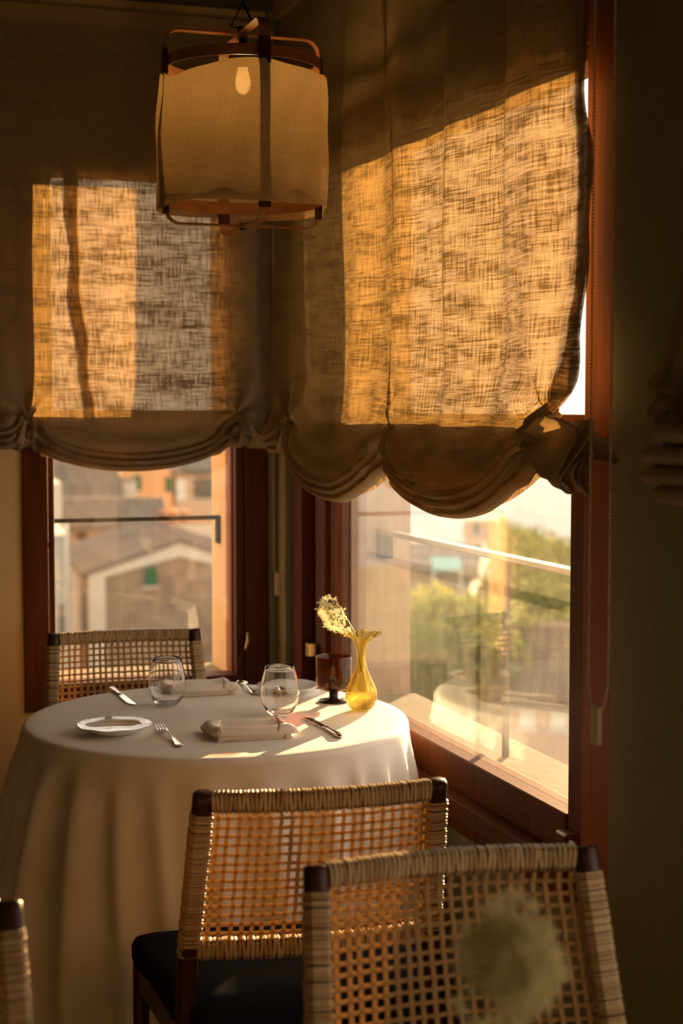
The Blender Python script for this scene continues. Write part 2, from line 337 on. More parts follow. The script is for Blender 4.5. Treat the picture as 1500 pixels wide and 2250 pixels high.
# ------------------------------------------------------------------ blinds
def blind_col(P, a):
    """cross-section of the gathered blind at position a along the wall: list of (a', out, z)"""
    G = P['g']; q = 0; ag = G[0][0]; zg = G[0][1]
    for gpos, gz in G:
        e = math.exp(-((a - gpos) / P.get('gw', .075)) ** 2)
        if e > q: q = e
    near = min(G, key=lambda g_: abs(g_[0] - a))
    zb = None
    for (g0, z0), (g1, z1), sag in zip(G[:-1], G[1:], P['sag']):
        if g0 <= a <= g1:
            t = (a - g0) / (g1 - g0); c = 1 - abs(2*t - 1) ** 2.1; zb = lerp(z0, z1, t) - sag * c
    if zb is None: zb = near[1] - .0 * abs(a - near[0])
    T = lerp(.060, .110, q); zf = zb + T
    out = []
    def front(z):
        o = P.get('amp', .010)*math.sin(a*P['k1'] + .6*math.sin(z*2.1)) + .25*P.get('amp', .010)*math.sin(a*P['k1']*2.3 + 1.3 + z*1.2) + .003*math.sin(z*9+a*5)
        dz = z - zf
        o *= sstep(P['top'] + .02, P['top'] - .35, z) * (.12 + .88*sstep(.02, .30, dz))
        o += P['bulge'] * (1 - .8*q) * math.exp(-(max(dz, 0) / .16) ** 2)
        for gpos, gz in G:
            r = math.hypot(a - gpos, z - (gz + .10)); th = math.atan2(a - gpos, z - (gz + .10) + 1e-6)
            o += .016 * math.exp(-r / .13) * math.sin(th * 6 + gpos * 9) * min(1, r/.03)
        o += .007 * math.sin(dz * 75) * math.exp(-max(dz, 0) / .07) * (1 - q)
        return o
    na = 70
    for i in range(na + 1):
        t = i / na; z = lerp(P['top'], zf, 1 - (1 - t) ** 1.5); out.append([a, front(z), z])
    o0 = out[-1][1]; n = 3
    for k in range(n):
        for i in range(1, 9):
            t = i / 8; z = zf - T * (k + t) / n
            o = o0 - .010 - .005*k + .026 * math.sin(PI * t) ** .6 - .010 * (t if k == n-1 else 0) + q * .014 * math.sin(k*2.4 + a*70)
            out.append([a, o, z + q * .007 * math.sin(a*90 + k*2)])
    back = P['back']
    for i in range(1, 9): t = i/8; out.append([a, lerp(o0 - .02, -.015, t), lerp(zb, back + .01*math.sin(a*11), t)])
    for i in range(1, 9): t = i/8; out.append([a, -.022 - .004*t, lerp(back, zb + .02, t)])
    for row in out:                                     # edges wave and pull in towards the gathers
        z = row[2]
        for side, gpos, edge, keep, amp in P['pinch']:
            if (a - gpos) * side > 0:
                f = lerp(keep, 1, sstep(P['g'][0][1] + .075, P['g'][0][1] + .17, z)); rel = (a - gpos)
                row[0] = gpos + rel * f + amp * (rel / (edge - gpos)) * (math.sin(z*15 + .5) + .6*math.sin(z*31)) * sstep(2.3, 2.05, z)
                row[1] += (1 - f) * .03 * math.sin(rel * 60)
    return out
def blind_part(P, name, parent, a0, a1, n, mapf, front_only=False, doff=0.0, z_min=None):
    rows = []; uv = []
    for i in range(n + 1):
        a = lerp(a0, a1, i / n); col = blind_col(P, a)
        if front_only: col = col[:71]
        pts = [mapf(r[0], r[1] + doff, r[2]) for r in col]; rows.append(pts); s_ = 0
        for j, p in enumerate(col):
            if j: s_ += math.hypot(col[j][1]-col[j-1][1], col[j][2]-col[j-1][2])
            uv.append((a, s_))
    mb = MB().grid(rows); mb.uv = uv
    lx = parent.location; mb.v = [(x - lx[0], y - lx[1], z - lx[2]) for x, y, z in mb.v]
    return mb.build(name, M['blind'], parent, True)
def cascade(P, parent, name, a0, a1, ztop, zbot, nf, amp, mapf, seed=0, drop=0.05, o0=.02):
    """side tail: fabric zigzagging out of the gather, open loops at its lower edge"""
    rows = []; uv = []; n = nf * 14; m = 14
    for i in range(n + 1):
        t = i / n; row = []
        for j in range(m + 1):
            v = j / m; ph = t * nf * 2 * PI
            spread = lerp(.55, 1.0, sstep(0, .7, v))
            a = lerp(a0, a0 + (a1 - a0) * spread, t) + (.35*(a1-a0)/nf) * math.sin(2*ph + seed) * v
            o = o0 + amp * lerp(.45, 1, v) * math.sin(ph + seed) * (1 - .2*t) + .012*math.sin(3*ph + seed*2)*v
            z = lerp(ztop - .03*t*(1-.2*math.sin(ph)), zbot + drop * math.sin(ph*.5 + seed) + .045*t*t, v)
            row.append(mapf(a, o, z)); uv.append((t * nf * .12, v * .15))
        rows.append(row)
    mb = MB().grid(rows); mb.uv = uv
    lx = parent.location; mb.v = [(x - lx[0], y - lx[1], z - lx[2]) for x, y, z in mb.v]
    return mb.build(name, M['blind_gathered'], parent, True)
def bead_chain(parent, name, pts, step=.0062, r=.0026):
    mb = MB(); lx = Vector(parent.location); pts = [Vector(p) - lx for p in pts]
    for p, q_ in zip(pts[:-1], pts[1:]):
        n = max(1, int((q_ - p).length / step))
        for i in range(n): mb.sphere(p.lerp(q_, i / n), r, 6, 4)
    return stuff(mb.build(name, M['chain'], parent, True))
# left blind (back wall)
ml = lambda a, o, z: (a, 4.778 - o, z)
PL = dict(g=[(.605, 1.388), (1.248, 1.392)], sag=[.073], top=2.665, k1=13, bulge=.035, back=1.485, gw=.06,
          pinch=[(-1, .605, .43, .75, .004), (1, 1.248, 1.365, .72, .004)])
bl = thing('roman_blind', 'gathered linen blind over the left window in the back wall', 'blind', (.9, 4.778, 1.3), group=None)
blind_part(PL, 'fabric', bl, .43, 1.365, 190, ml)
blind_part(PL, 'hem', bl, .43, .475, 8, ml, True, -.004); blind_part(PL, 'hem', bl, 1.318, 1.365, 8, ml, True, -.004)
cascade(PL, bl, 'side_tail', 1.25, 1.385, 1.475, 1.385, 2, .022, ml, 1.0, .012)
cascade(PL, bl, 'side_tail', .60, .43, 1.475, 1.40, 2, .022, ml, .4, .012)
mb = MB(); rows = []
for i in range(25):
    t = i/24; z = lerp(2.26, 1.46, t); xc = lerp(.730, .787, t) + .006*math.sin(t*9) + .004*math.sin(t*21); hw_ = .019 + .004*math.sin(t*13)
    def behind(a): return .006 - min(blind_col(PL, a), key=lambda r_: abs(r_[2] - z) + (9 if r_[1] < -.012 and r_[2] < 1.5 else 0))[1]
    rows.append([(xc - hw_ - .9, behind(xc - hw_), z - 1.3), (xc + hw_ - .9, behind(xc + hw_), z - 1.3)])
mb.grid(rows); mb.uv = [(v[0], v[2]) for v in mb.v]; mb.build('shadow_strip', M['blind_gathered'], bl, True)  # strip added behind the linen to cast the dark band
MB().box(.43-.9, 1.365-.9, -.02, .015, 2.655-1.3, 2.70-1.3).build('headrail', M['tape'], bl)
bead_chain(bl, 'bead_chain', [(1.354, 4.715, 2.66), (1.354, 4.715, 1.02), (1.360, 4.715, .99)])
bead_chain(bl, 'bead_chain', [(1.385, 4.715, 2.66), (1.385, 4.715, 1.02), (1.374, 4.715, .99)])
mb = MB().rect_sweep([(1.367-.9, -.063, .995-1.3), (1.367-.9, -.063, .925-1.3)], .006, .010, (0,1,0), rnd=.6); mb.build('chain_weight', M['chain'], bl, bevel=.002)
# right blind
mr = lambda a, o, z: (1.362 - o, a, z)
PR = dict(g=[(2.79, 1.40), (3.666, 1.365), (4.52, 1.375)], sag=[.118, .115], top=2.70, k1=18, amp=.019, bulge=.045, back=1.475, gw=.07,
          pinch=[(-1, 2.79, 2.645, .25, .012), (1, 4.52, 4.665, .8, .006)])
br = thing('roman_blind', 'large sunlit gathered linen blind over the right window', 'blind', (1.362, 3.6, 1.25))
blind_part(PR, 'fabric', br, 2.645, 4.665, 330, mr)
blind_part(PR, 'hem', br, 2.645, 2.735, 10, mr, True, -.005); blind_part(PR, 'hem', br, 4.605, 4.665, 10, mr, True, -.005)
blind_part(PR, 'seam_tape', br, 3.655, 3.677, 4, mr, True, -.004)
def catmull(pts, k):
    o = []
    for i in range(len(pts) - 1):
        p0, p1, p2, p3 = [Vector(pts[max(0, min(len(pts)-1, i+j))]) for j in (-1, 0, 1, 2)]
        for n_ in range(k):
            t = n_/k; o.append(.5*((2*p1) + (p2-p0)*t + (2*p0-5*p1+4*p2-p3)*t*t + (3*p1-p0-3*p2+p3)*t**3))
    return o + [Vector(pts[-1])]
# gathered side edge: stacked folds seen end on, (out from the wall, height)
fold = [(.107,1.495),(.070,1.484),(.054,1.463),(.079,1.419),(.101,1.378),(.085,1.393),(.065,1.430),(.031,1.487),(.025,1.472),(.048,1.430),(.079,1.381),(.068,1.357),(.053,1.361),(.064,1.392),(.048,1.413),(.034,1.413),
        (.043,1.392),(.049,1.375),(.036,1.354),(.025,1.357),(.020,1.392),(.014,1.420),(.027,1.465),(.003,1.449),(-.014,1.454),(-.041,1.417),(-.027,1.407),(.001,1.413)]
cv = catmull([(a, b, 0) for a, b in fold], 6); rows = []; uv = []
for k in range(13):
    t = k/12; row = []
    for i, p in enumerate(cv):
        f = lerp(1, .92, t/.5) if t < .5 else lerp(.92, .30, (t-.5)/.5); yy = lerp(2.572, 2.63, t/.5) if t < .5 else lerp(2.63, 2.78, (t-.5)/.5); wob = .010*math.sin(i*.21 + 1) * (1 - t)
        row.append((-(lerp(.045, p.x, f)), yy + wob - 3.6, lerp(1.445, p.y, f) - 1.25)); uv.append((i*.004, t*.18))
    rows.append(row)
mb = MB().grid(rows); mb.uv = uv; mb.build('side_tail', M['blind_gathered'], br, True)
mb = MB().tube(rows[0], .0026, 6); mb.uv = [(v_[1], v_[2]) for v_ in mb.v]; mb.build('tail_hem', M['blind_gathered'], br, True)
cascade(PR, br, 'side_tail', 4.50, 4.69, 1.49, 1.375, 2, .03, mr, .9, .015)
MB().box(-.02, .03, 2.60-3.6, 4.665-3.6, 2.69-1.25, 2.745-1.25).build('headrail', M['tape'], br)
bead_chain(br, 'bead_chain', [(1.235, 2.302, 2.70), (1.235, 2.302, 1.05), (1.235, 2.320, 1.005)], .0062, .0028)
bead_chain(br, 'bead_chain', [(1.235, 2.372, 2.70), (1.235, 2.372, 1.05), (1.235, 2.360, 1.005)], .0062, .0028)
mb = MB().rect_sweep([(-.127, 2.341-3.6, 1.01-1.25), (-.127, 2.341-3.6, .945-1.25)], .006, .014, (1,0,0), rnd=.6); mb.build('chain_weight', M['chain'], br, bevel=.002)
# third blind at the right edge of the photograph
PT = dict(g=[(.50, 1.40), (1.36, 1.40), (2.22, 1.43)], sag=[.10, .10], top=2.70, k1=11, bulge=.04, back=1.48, gw=.06, pinch=[(1, 2.22, 2.34, .55, .01), (-1, .50, .4, .6, .01)])
b3 = thing('roman_blind', 'dim linen blind on the green wall at the right picture edge', 'blind', (1.362, 1.8, 1.3))
blind_part(PT, 'fabric', b3, .4, 2.27, 130, lambda a, o, z: mr(a + .09*math.exp(-((z-1.53)/.13)**2)*sstep(2.0, 2.27, a), o, z))
for k, (z, e) in enumerate(((1.468, 2.30), (1.432, 2.335), (1.398, 2.335), (1.368, 2.30))):
    mb = MB(); mb.tube([(-.035, 2.1-1.8, z-1.3), (-.035, e-.02-1.8, z-1.3), (-.032, e-1.8, z-.002-1.3)], [.017, .017, .006], 10, ry=[.03, .03, .012]); mb.uv = [(v[1], v[2]*3) for v in mb.v]
    mb.build('fold', M['blind_gathered'], b3, True)
# blind added over the unseen fill window to warm its light
PW = dict(g=[(.25, 1.20), (1.4, 1.20), (2.55, 1.20)], sag=[.1, .1], top=2.60, k1=11, bulge=.04, back=1.28, pinch=[])
b5 = thing('roman_blind', 'linen blind added over the unseen fill window behind the viewer', 'blind', (-1.5, -3.12, 1.0))
blind_part(PW, 'fabric', b5, .1, 2.7, 70, lambda a, o, z: (a - 2.9, -3.12 + o, z))
# ------------------------------------------------------------------ pendant lamp
def make_pendant(loc, label):
    r = thing('pendant_lamp', label, 'lamp', loc)
    R = .205; zb = -.036; zt = .283
    rows = []; uv = []; n = 120; m = 24
    rng = random.Random(3)
    for j in range(m + 1):
        t = j / m; row = []
        for i in range(n + 1):
            a = 2*PI*i/n
            rr = R + .004*math.sin(a*7 + 2*t) + .0025*math.sin(a*13 - 5*t + 1) + .002*math.sin(a*3+9*t) + .006*math.sin(PI*t)*math.cos(a*2+.6) - .004*t
            top = zt + .007*math.cos(a*4 + .3) - .02*math.exp(-((a-3.5)/.3)**2); bot = zb + .004*math.cos(a*3 + 1.2)
            row.append((rr*math.cos(a), rr*math.sin(a), lerp(bot, top, t))); uv.append((a*R, t*.34))
        rows.append(row)
    mb = MB().grid(rows); mb.uv = uv; mb.build('shade', M['shade'], r, True)
    def hoop(name, z, h, R2):
        mb = MB(); rows = []
        for (rr, zz) in ((R2, z), (R2, z+h), (R2-.003, z+h), (R2-.003, z), (R2, z)): rows.append([(rr*math.cos(2*PI*i/64), rr*math.sin(2*PI*i/64), zz) for i in range(64)])
        mb.grid(rows, True).build(name, M['wood_ply'], r)
    hoop('hoop', .298, .026, .189); hoop('hoop', -.024, .03, .189)
    for k in range(2):                                   # two bent strips, each a full loop from top to bottom
        c, s_ = (1, 0) if k == 0 else (0, 1)
        def pt(d, z): return (c*d, s_*d, z)
        zz = .004*k
        path = []
        Rs = .193; zt2 = .386 + zz; zb2 = -.074 - zz; cr = .035
        def arc(cx, cz, a0, a1): return [pt(cx + cr*math.cos(lerp(a0, a1, i/6)), cz + cr*math.sin(lerp(a0, a1, i/6))) for i in range(7)]
        loop = arc(Rs-cr, zt2-cr, 0, PI/2) + [pt(0, zt2)] + arc(-Rs+cr, zt2-cr, PI/2, PI) + arc(-Rs+cr, zb2+cr, PI, 1.5*PI) + [pt(0, zb2)] + arc(Rs-cr, zb2+cr, 1.5*PI, 2*PI)
        loop.append(loop[0])
        mb = MB().rect_sweep(loop, .0125, .0016, (-s_, c, 0), cap=False); mb.build('bent_strip', M['wood_ply'], r)
        for sg in (1, -1):
            for z0, z1 in ((.28, .34), (-.052, -.004)):
                x = Rs*sg; mb = MB()
                if k == 0: mb.box(x-.006, x+.006, -.0145, .0145, z0, z1)
                else: mb.box(-.0145, .0145, x-.006, x+.006, z0, z1)
                mb.build('leather_clip', M['wood_dark'], r, bevel=.002)
    MB().tube([(0,0,.376), (0,0,.404)], .014, 12).build('hub', M['black'], r, True)
    MB().tube([(0,0,-.066), (0,0,-.084)], .010, 12).build('hub', M['black'], r, True)
    MB().tube([(0,0,.400), (-.028,.008,.406), (0,0,.464), (.028,-.008,.406), (0,0,.400)], .003, 6).build('hanger_wire', M['black_iron'], r, True)
    MB().tube([(0,0,.462), (0,0,ZC-loc[2])], .003, 6).build('cord', M['black'], r)
    MB().lathe([(.001,.385),(.010,.385),(.010,.362),(.030,.355),(.032,.337),(.026,.329),(.027,.312),(.022,.307),(.001,.307)], 24).build('socket', M['black'], r, True)
    MB().lathe([(.001,.310),(.012,.308),(.013,.298),(.018,.280),(.019,.266),(.015,.252),(.008,.246),(.001,.245)], 20).build('bulb', M['bulb'], r, True)
    return r
pend = make_pendant((1.005, 3.76, 2.03), 'pendant lamp with cream cloth shade and bent wood strips')
# ------------------------------------------------------------------ table, cloth
TX, TY, TR, TZ = .925, 3.735, .468, .75
tb = thing('round_table', 'round pedestal table hidden under the white cloth', 'table', (TX, TY, 0))
MB().lathe([(.001,.712),(TR-.01,.712),(TR-.004,.718),(TR-.004,.742),(TR-.01,.747),(.001,.747)], 64).build('tabletop', M['wood_dark'], tb)
MB().lathe([(.035,.04),(.035,.712)], 24).build('pedestal', M['wood_dark'], tb, True)
MB().lathe([(.001,0),(.24,0),(.24,.02),(.06,.045),(.001,.045)], 40).build('base', M['wood_dark'], tb, True)
tb2 = copy_tree(tb); tb2.location = (.42, 1.02, 0); tb2['label'] = 'round pedestal table in the foreground below the picture frame'
def make_cloth(cx, cy, label, seed, clamp=True, wall=True):
    rng = random.Random(seed); n = 360
    folds = []
    a = 0
    while a < 2*PI:
        wdt = rng.uniform(.13, .27); folds.append((a + wdt/2, wdt, rng.uniform(.5, 1.15))); a += wdt
    def fold(a):
        f = 0
        for c, wd, am in folds:
            d = (a - c + PI) % (2*PI) - PI
            f += am * math.exp(-(d / (wd*.30)) ** 2)
        return f
    rows = []
    for r in (.02, .12, .22, .32, .40, .44): rows.append([(cx + r*math.cos(2*PI*i/n), cy + r*math.sin(2*PI*i/n), TZ + .0006*math.sin(r*40+i*.05)) for i in range(n)])
    for th in range(1, 8):
        t = th/7*PI/2; rows.append([(cx + (.457+.017*math.sin(t))*math.cos(2*PI*i/n), cy + (.457+.017*math.sin(t))*math.sin(2*PI*i/n), TZ - .017*(1-math.cos(t))) for i in range(n)])
    m = 34; H0 = TZ - .017
    for j in range(1, m + 1):
        t = j/m; z = lerp(H0, .012, t); row = []
        for i in range(n):
            a = 2*PI*i/n
            flare = .16 + .06*math.cos(a - PI*1.05)                   # skirts out to the left
            grow = sstep(0, .16, t) * (.40 + .60*t)
            f = fold(a + .06*math.sin(3*t + a*2))
            r = .474 + flare*t*.75 + grow * (.068*(f - .55))
            x = cx + r*math.cos(a); y = cy + r*math.sin(a)
            if wall: x = min(x, 1.400 - .006*math.sin(a*40))
            if clamp and y > 4.02 and abs(x - .85) < .42: y = lerp(y, min(y, 4.02 + .01*math.sin(x*60)), sstep(.70, .50, z) * sstep(.42, .34, abs(x - .85)))
            row.append((x, y, z))
        rows.append(row)
    mb = MB().grid(rows, True); mb.f.append(tuple(range(n))[::-1])
    mb.v = [(x - cx, y - cy, z) for x, y, z in mb.v]
    o = mb.build('tablecloth', M['cloth'], None, True); o.location = (cx, cy, 0)
    return tag(o, label, 'tablecloth')
make_cloth(TX, TY, 'white cloth hanging to the floor over the table set for two', 11)
make_cloth(.42, 1.02, 'white cloth over the foreground table below the picture frame', 5, False, False)
# ------------------------------------------------------------------ chairs
def make_chair(label):
    ch = thing('woven_chair', label, 'chair')
    def post(z):
        ks = [(0, .232, .03), (.25, .229, .085), (.46, .226, .108), (.55, .222, .098), (.70, .2145, .05), (.86, .206, 0)]
        for (z0, x0, y0), (z1, x1, y1) in zip(ks[:-1], ks[1:]):
            if z <= z1 + 1e-6: t = (z - z0)/(z1 - z0); return lerp(x0, x1, t), lerp(y0, y1, t)
        return ks[-1][1:]
    def bow(x): return -.028 * (1 - (x/.205)**2)
    def surf(x, z):
        _, y = post(z); return y + bow(x) * lerp(.8, 1, (z-.54)/.32)
    def wraps(path_fn, s0, s1, n, A, B, up, rng):
        mb = MB(); sec = [(A*.55,B),(A,B*.55),(A,-B*.55),(A*.55,-B),(-A*.55,-B),(-A,-B*.55),(-A,B*.55),(-A*.55,B)]
        for i in range(n):
            a, b = lerp(s0, s1, i/n), lerp(s0, s1, (i+1)/n); g = (b-a)*.05; rows = []; j_ = rng.uniform(.97, 1.05); tw = rng.uniform(-.0012, .0012)
            for s_, k in ((a+g, .90), (lerp(a,b,.25), 1.0), (lerp(a,b,.75), 1.0), (b-g, .90)):
                p = Vector(path_fn(s_)); t = (Vector(path_fn(s_ + .002)) - Vector(path_fn(s_ - .002))).normalized()
                u = (Vector(up) - t*Vector(up).dot(t)).normalized(); v = t.cross(u)
                rows.append([p + u*(x*k*j_) + v*(y*k*j_) + t*(tw*(1 if x > 0 else -1)) for x, y in sec])
            mb.grid(rows, True)
        return mb
    rng = random.Random(5)
    for sg in (1, -1):
        zs = [0, .12, .25, .36, .46, .53, .585, .65, .72, .80, .84, .852, .8552]
        mb = MB().rect_sweep([(sg*post(z)[0], post(z)[1], z) for z in zs], [.012,.0135,.015]+[.0155]*8+[.0155,.0125], [.014,.0155,.017]+[.0175]*8+[.0175,.0145], (0,1,0), rnd=.5)
        lg = mb.build('back_leg', M['wood_dark'], ch, True)
        stuff(wraps(lambda z: (sg*post(z)[0], post(z)[1], z), .542, .820, 52, .0170, .0195, (0,1,0), rng).build('post_wrapping', M['rattan'], ch))
        mb = MB().rect_sweep([(sg*.275, .475, 0), (sg*.270, .47, .42)], [.012,.017], [.012,.017], (0,1,0), rnd=.5); mb.build('front_leg', M['wood_dark'], ch, True)
        mb = MB().rect_sweep([(sg*.226, .10, .375), (sg*.270, .46, .375)], .024, .010, (0,0,1), rnd=.3); mb.build('side_rail', M['wood_dark'], ch)
    for nm, zc, hh, th in (('top_rail', .8395, .0175, .0125), ('lower_rail', .553, .017, .0125)):
        x1 = .192 if nm == 'top_rail' else .205
        f = lambda x, zc=zc: (x, surf(x, zc), zc)
        MB().rect_sweep([f(lerp(-x1, x1, i/16)) for i in range(17)], hh-.002, th-.002, (0,0,1)).build(nm, M['wood_dark'], ch)
        stuff(wraps(f, -x1, x1, 54, hh+.0015, th+.0015, (0,0,1), rng).build('rail_wrapping', M['rattan'], ch))
    MB().rect_sweep([(-.270,.47,.375), (.270,.47,.375)], .024, .010, (0,0,1), rnd=.3).build('front_rail', M['wood_dark'], ch)
    MB().rect_sweep([(-.226,.10,.375), (.226,.10,.375)], .024, .010, (0,0,1), rnd=.3).build('rear_rail', M['wood_dark'], ch)
    nv, nh = 21, 14
    xs = [lerp(-.180, .180, i/(nv-1)) for i in range(nv)]; zs = [lerp(.806, .585, i/(nh-1)) for i in range(nh)]
    def strand(name, pts, wd, up):
        MB().rect_sweep(pts, wd/2, .0007, up).build(name, M['cane'], ch)
    for i, x in enumerate(xs):
        jx = rng.uniform(-.0015, .0015); pts = [(x, surf(x, .822)+.012, .822)]
        for j, z in enumerate(zs): pts.append((x*(1+.05*(.8-z)/.2) + jx + rng.uniform(-.0007,.0007), surf(x, z) + .0014*(1 if (i+j) % 2 else -1), z))
        pts.append((x*1.065, surf(x, .568), .568)); strand('cane_strand', pts, .0070, (1,0,0))
    for j, z in enumerate(zs):
        px, py = post(z); jz = rng.uniform(-.0015, .0015); pts = [(-px+.012, py, z + jz)]
        for i, x in enumerate(xs): pts.append((x*(1+.05*(.8-z)/.2), surf(x, z) - .0014*(1 if (i+j) % 2 else -1), z + jz + rng.uniform(-.0007,.0007)))
        pts.append((px-.012, py, z + jz)); strand('cane_strand', pts, .0057, (0,0,1))
    rows = []
    for (ins, z) in ((.02,.398),(.004,.404),(0,.415),(0,.440),(.006,.452),(.022,.460),(.06,.464),(.14,.468)):
        row = []; cs = [(-.215+ins*.9,.045+ins), (.215-ins*.9,.045+ins), (.298-ins,.50-ins), (-.298+ins,.50-ins)]; rr = .05*(1-ins*3)
        for k in range(4):
            p = Vector(cs[k]); pv = Vector(cs[k-1]); nx = Vector(cs[(k+1) % 4]); d1 = (pv-p).normalized(); d2 = (nx-p).normalized()
            for i in range(6):
                t = i/5; A = p + d1*rr*(1-t); B = p + d2*rr*t; q = A.lerp(B, t); row.append((q.x, q.y, z + (.004 if ins > .05 else 0)))
        rows.append(row)
    mb = MB().grid(rows, True); n = len(rows[0]); mb.f.append(tuple(range(n))); mb.f.append(tuple((len(rows)-1)*n + k for k in range(n)))
    mb.build('seat', M['navy'], ch, True)
    return ch
c_front = make_chair('woven cane chair seen from behind, pushed toward the front of the table')
def place_chair(o, x, y, deg, label=None):
    o.location = (x, y, 0); o.rotation_euler = (0, 0, math.radians(deg))
    if label: o['label'] = label
    o['group'] = 'woven cane dining chairs'
place_chair(c_front, .819, 2.552, -5.8)
place_chair(copy_tree(c_front), .850, 4.555, 180-3.5, 'woven cane chair behind the table under the left window')
place_chair(copy_tree(c_front), .873, 2.096, 180-4.4, 'blurred woven cane chair in the right foreground behind the round flower')
place_chair(copy_tree(c_front), .025, 2.10, 180-4, 'woven cane chair cut off at the lower left picture edge')
# ------------------------------------------------------------------ tableware
def tumbler(x, y, label):
    prof = [(.001,.000),(.024,.000),(.027,.002),(.034,.010),(.0425,.026),(.0475,.045),(.0487,.058),(.0475,.074),(.0435,.094),(.0385,.112),(.0355,.1225),
            (.0349,.1230),(.0344,.1225),(.0372,.112),(.0422,.094),(.0462,.074),(.0474,.058),(.0462,.045),(.0412,.027),(.033,.0135),(.020,.0085),(.001,.0075)]
    o = MB().lathe(prof, 64).build('wine_tumbler', M['glass'], None, True); o.location = (x, y, TZ)
    return tag(o, label, 'glass', 'stemless wine glasses')
tumbler(.842, 3.925, 'clear stemless glass in front of the far folded napkin')
tumbler(1.080, 3.710, 'clear stemless glass beside the near folded napkin')
g = thing('goblet', 'brown glass goblet with a black foot behind the vase', 'goblet', (1.262, 3.835, TZ))
MB().lathe([(.001,.030),(.030,.031),(.041,.036),(.0455,.046),(.0465,.060),(.0465,.118),(.046,.1195),(.0452,.118),(.0452,.060),(.044,.047),(.039,.039),(.028,.0345),(.001,.034)], 56).build('bowl', M['brown_glass'], g, True)
MB().lathe([(.001,0),(.038,0),(.040,.002),(.039,.005),(.020,.008),(.0125,.012),(.0115,.020),(.0125,.0285),(.001,.0298)], 40).build('foot', M['black'], g, True)
v = thing('bud_vase', 'amber glass bud vase with ruffled rim beside the window', 'vase', (1.292, 3.705, TZ))
def ruffle(r, z, a):
    k = sstep(.165, .197, z); return r + .004*k*math.cos(7*a+.5), z + .0032*k*math.sin(7*a)
vp = [(.001,.0),(.018,.0),(.027,.004),(.036,.016),(.0405,.032),(.0395,.048),(.033,.066),(.0245,.084),(.0165,.103),(.0120,.122),(.0108,.140),(.0122,.156),(.0175,.172),(.027,.184),(.040,.192),(.050,.195)]
vi = [(.0495,.1965),(.040,.1936),(.0265,.1860),(.0163,.1735),(.0107,.157),(.0094,.140),(.0106,.122),(.0152,.103),(.0232,.084),(.0315,.066),(.0378,.048),(.0388,.032),(.0342,.0175),(.025,.0065),(.001,.004)]
va = MB().lathe(vp + vi, 70, mod=ruffle).build('vase_body', M['amber'], v, True)
MB().lathe([(.001,.0045),(.0248,.007),(.0339,.018),(.0385,.032),(.0383,.040),(.001,.0405)], 48).build('water', M['water'], v, True)
def umbel(name, label, loc, stem_pts, center, normal, R, depth, n, seed, per=11, fr=.0030, lobe=.12):
    r = thing(name, label, 'flower', loc); rng = random.Random(seed)
    nz = Vector(normal).normalized(); t1 = nz.orthogonal().normalized(); t2 = nz.cross(t1); c = Vector(center); apex = c - nz*depth
    MB().tube(stem_pts + [apex], .0016, 6).build('stem', M['stem'], r, True)
    rays = MB(); fl = MB()
    for i in range(n):
        an = i*2.39996 + rng.uniform(-.2, .2); rad = R * math.sqrt((i + .5)/n) * rng.uniform(.86, 1.06)
        if i > n*.72: rad *= 1 + lobe*max(0, math.sin(an*2.0 + 1.0) + .6*math.sin(an*5 + 2))*rng.uniform(.3, 1)
        e = c + t1*(rad*math.cos(an)) + t2*(rad*math.sin(an)) + nz*(depth*(.25 - .9*(rad/R)**2) + rng.uniform(-.004,.004))
        rays.tube([apex, apex.lerp(e, .5) + nz*.002, e], .0004, 3, False)
        for k in range(per):
            p = e + Vector((rng.gauss(0,1), rng.gauss(0,1), rng.gauss(0,1)))*(R*.075) + nz*.002
            d = (nz + Vector((rng.uniform(-1,1), rng.uniform(-1,1), rng.uniform(-1,1)))*.9).normalized(); a = d.orthogonal().normalized(); b = d.cross(a); ro = rng.uniform(0, 6)
            vs_ = [p]; fs_ = []
            for m_ in range(5):
                q = ro + m_*2*PI/5
                for dq, rr in ((-.35,.75),(0,1.05),(.35,.75)): vs_.append(p + (a*math.cos(q+dq) + b*math.sin(q+dq))*fr*rr + d*fr*.25)
                o_ = 1 + 3*m_; fs_.append((0, o_, o_+1, o_+2))
            fl.add(vs_, fs_)
    rays.build('flower_rays', M['stem'], r); stuff(fl.build('florets', M['floret'], r))
    return r
vb = Vector((1.292, 3.705, TZ))
umbel('flower_sprig', 'cream lace flower leaning left out of the amber vase', tuple(vb),
      [(.026,-.004,.008), (.012,-.003,.06), (-.002,0,.12), (-.008,0,.16), (-.018,0,.198), (-.034,.004,.228), (-.050,.006,.245)],
      (-.082,.006,.240), (-.86,-.30,-.36), .052, .030, 75, 4)
# foreground flower in its own vase on the foreground table
v2 = copy_tree(v); v2.location = (.545, 1.175, TZ); v2['label'] = 'amber bud vase on the foreground table, under the round flower'
umbel('flower_sprig', 'out of focus round cream lace flower in the lower right foreground', (.545, 1.175, TZ),
      [(-.01,.01,.01), (0,.004,.12), (-.004,-.002,.20), (-.006,-.004,.25)], (-.006,-.012,.302), (-.20,-.86,.42), .043, .03, 130, 9, 16, .0036, .55)
def plate(x, y, label, R):
    def scal(r, z, a): k = sstep(R*.75, R, r); return r*(1 + .018*k*abs(math.sin(4*a))), z + .0008*k*math.cos(8*a)
    o = MB().lathe([(.001,.0),(R*.58,.0),(R*.60,.002),(R*.80,.0085),(R*.97,.0175),(R,.0190),(R*.985,.0205),(R*.80,.0125),(R*.60,.0062),(R*.3,.0052),(.001,.0050)], 96, mod=scal).build('side_plate', M['porcelain'], None, True)
    o.location = (x, y, TZ); return tag(o, label, 'plate', 'white side plates')
plate(.652, 3.632, 'scalloped white side plate at the left of the near fork', .088)
plate(1.190, 4.010, 'white side plate half hidden behind the brown goblet', .085)
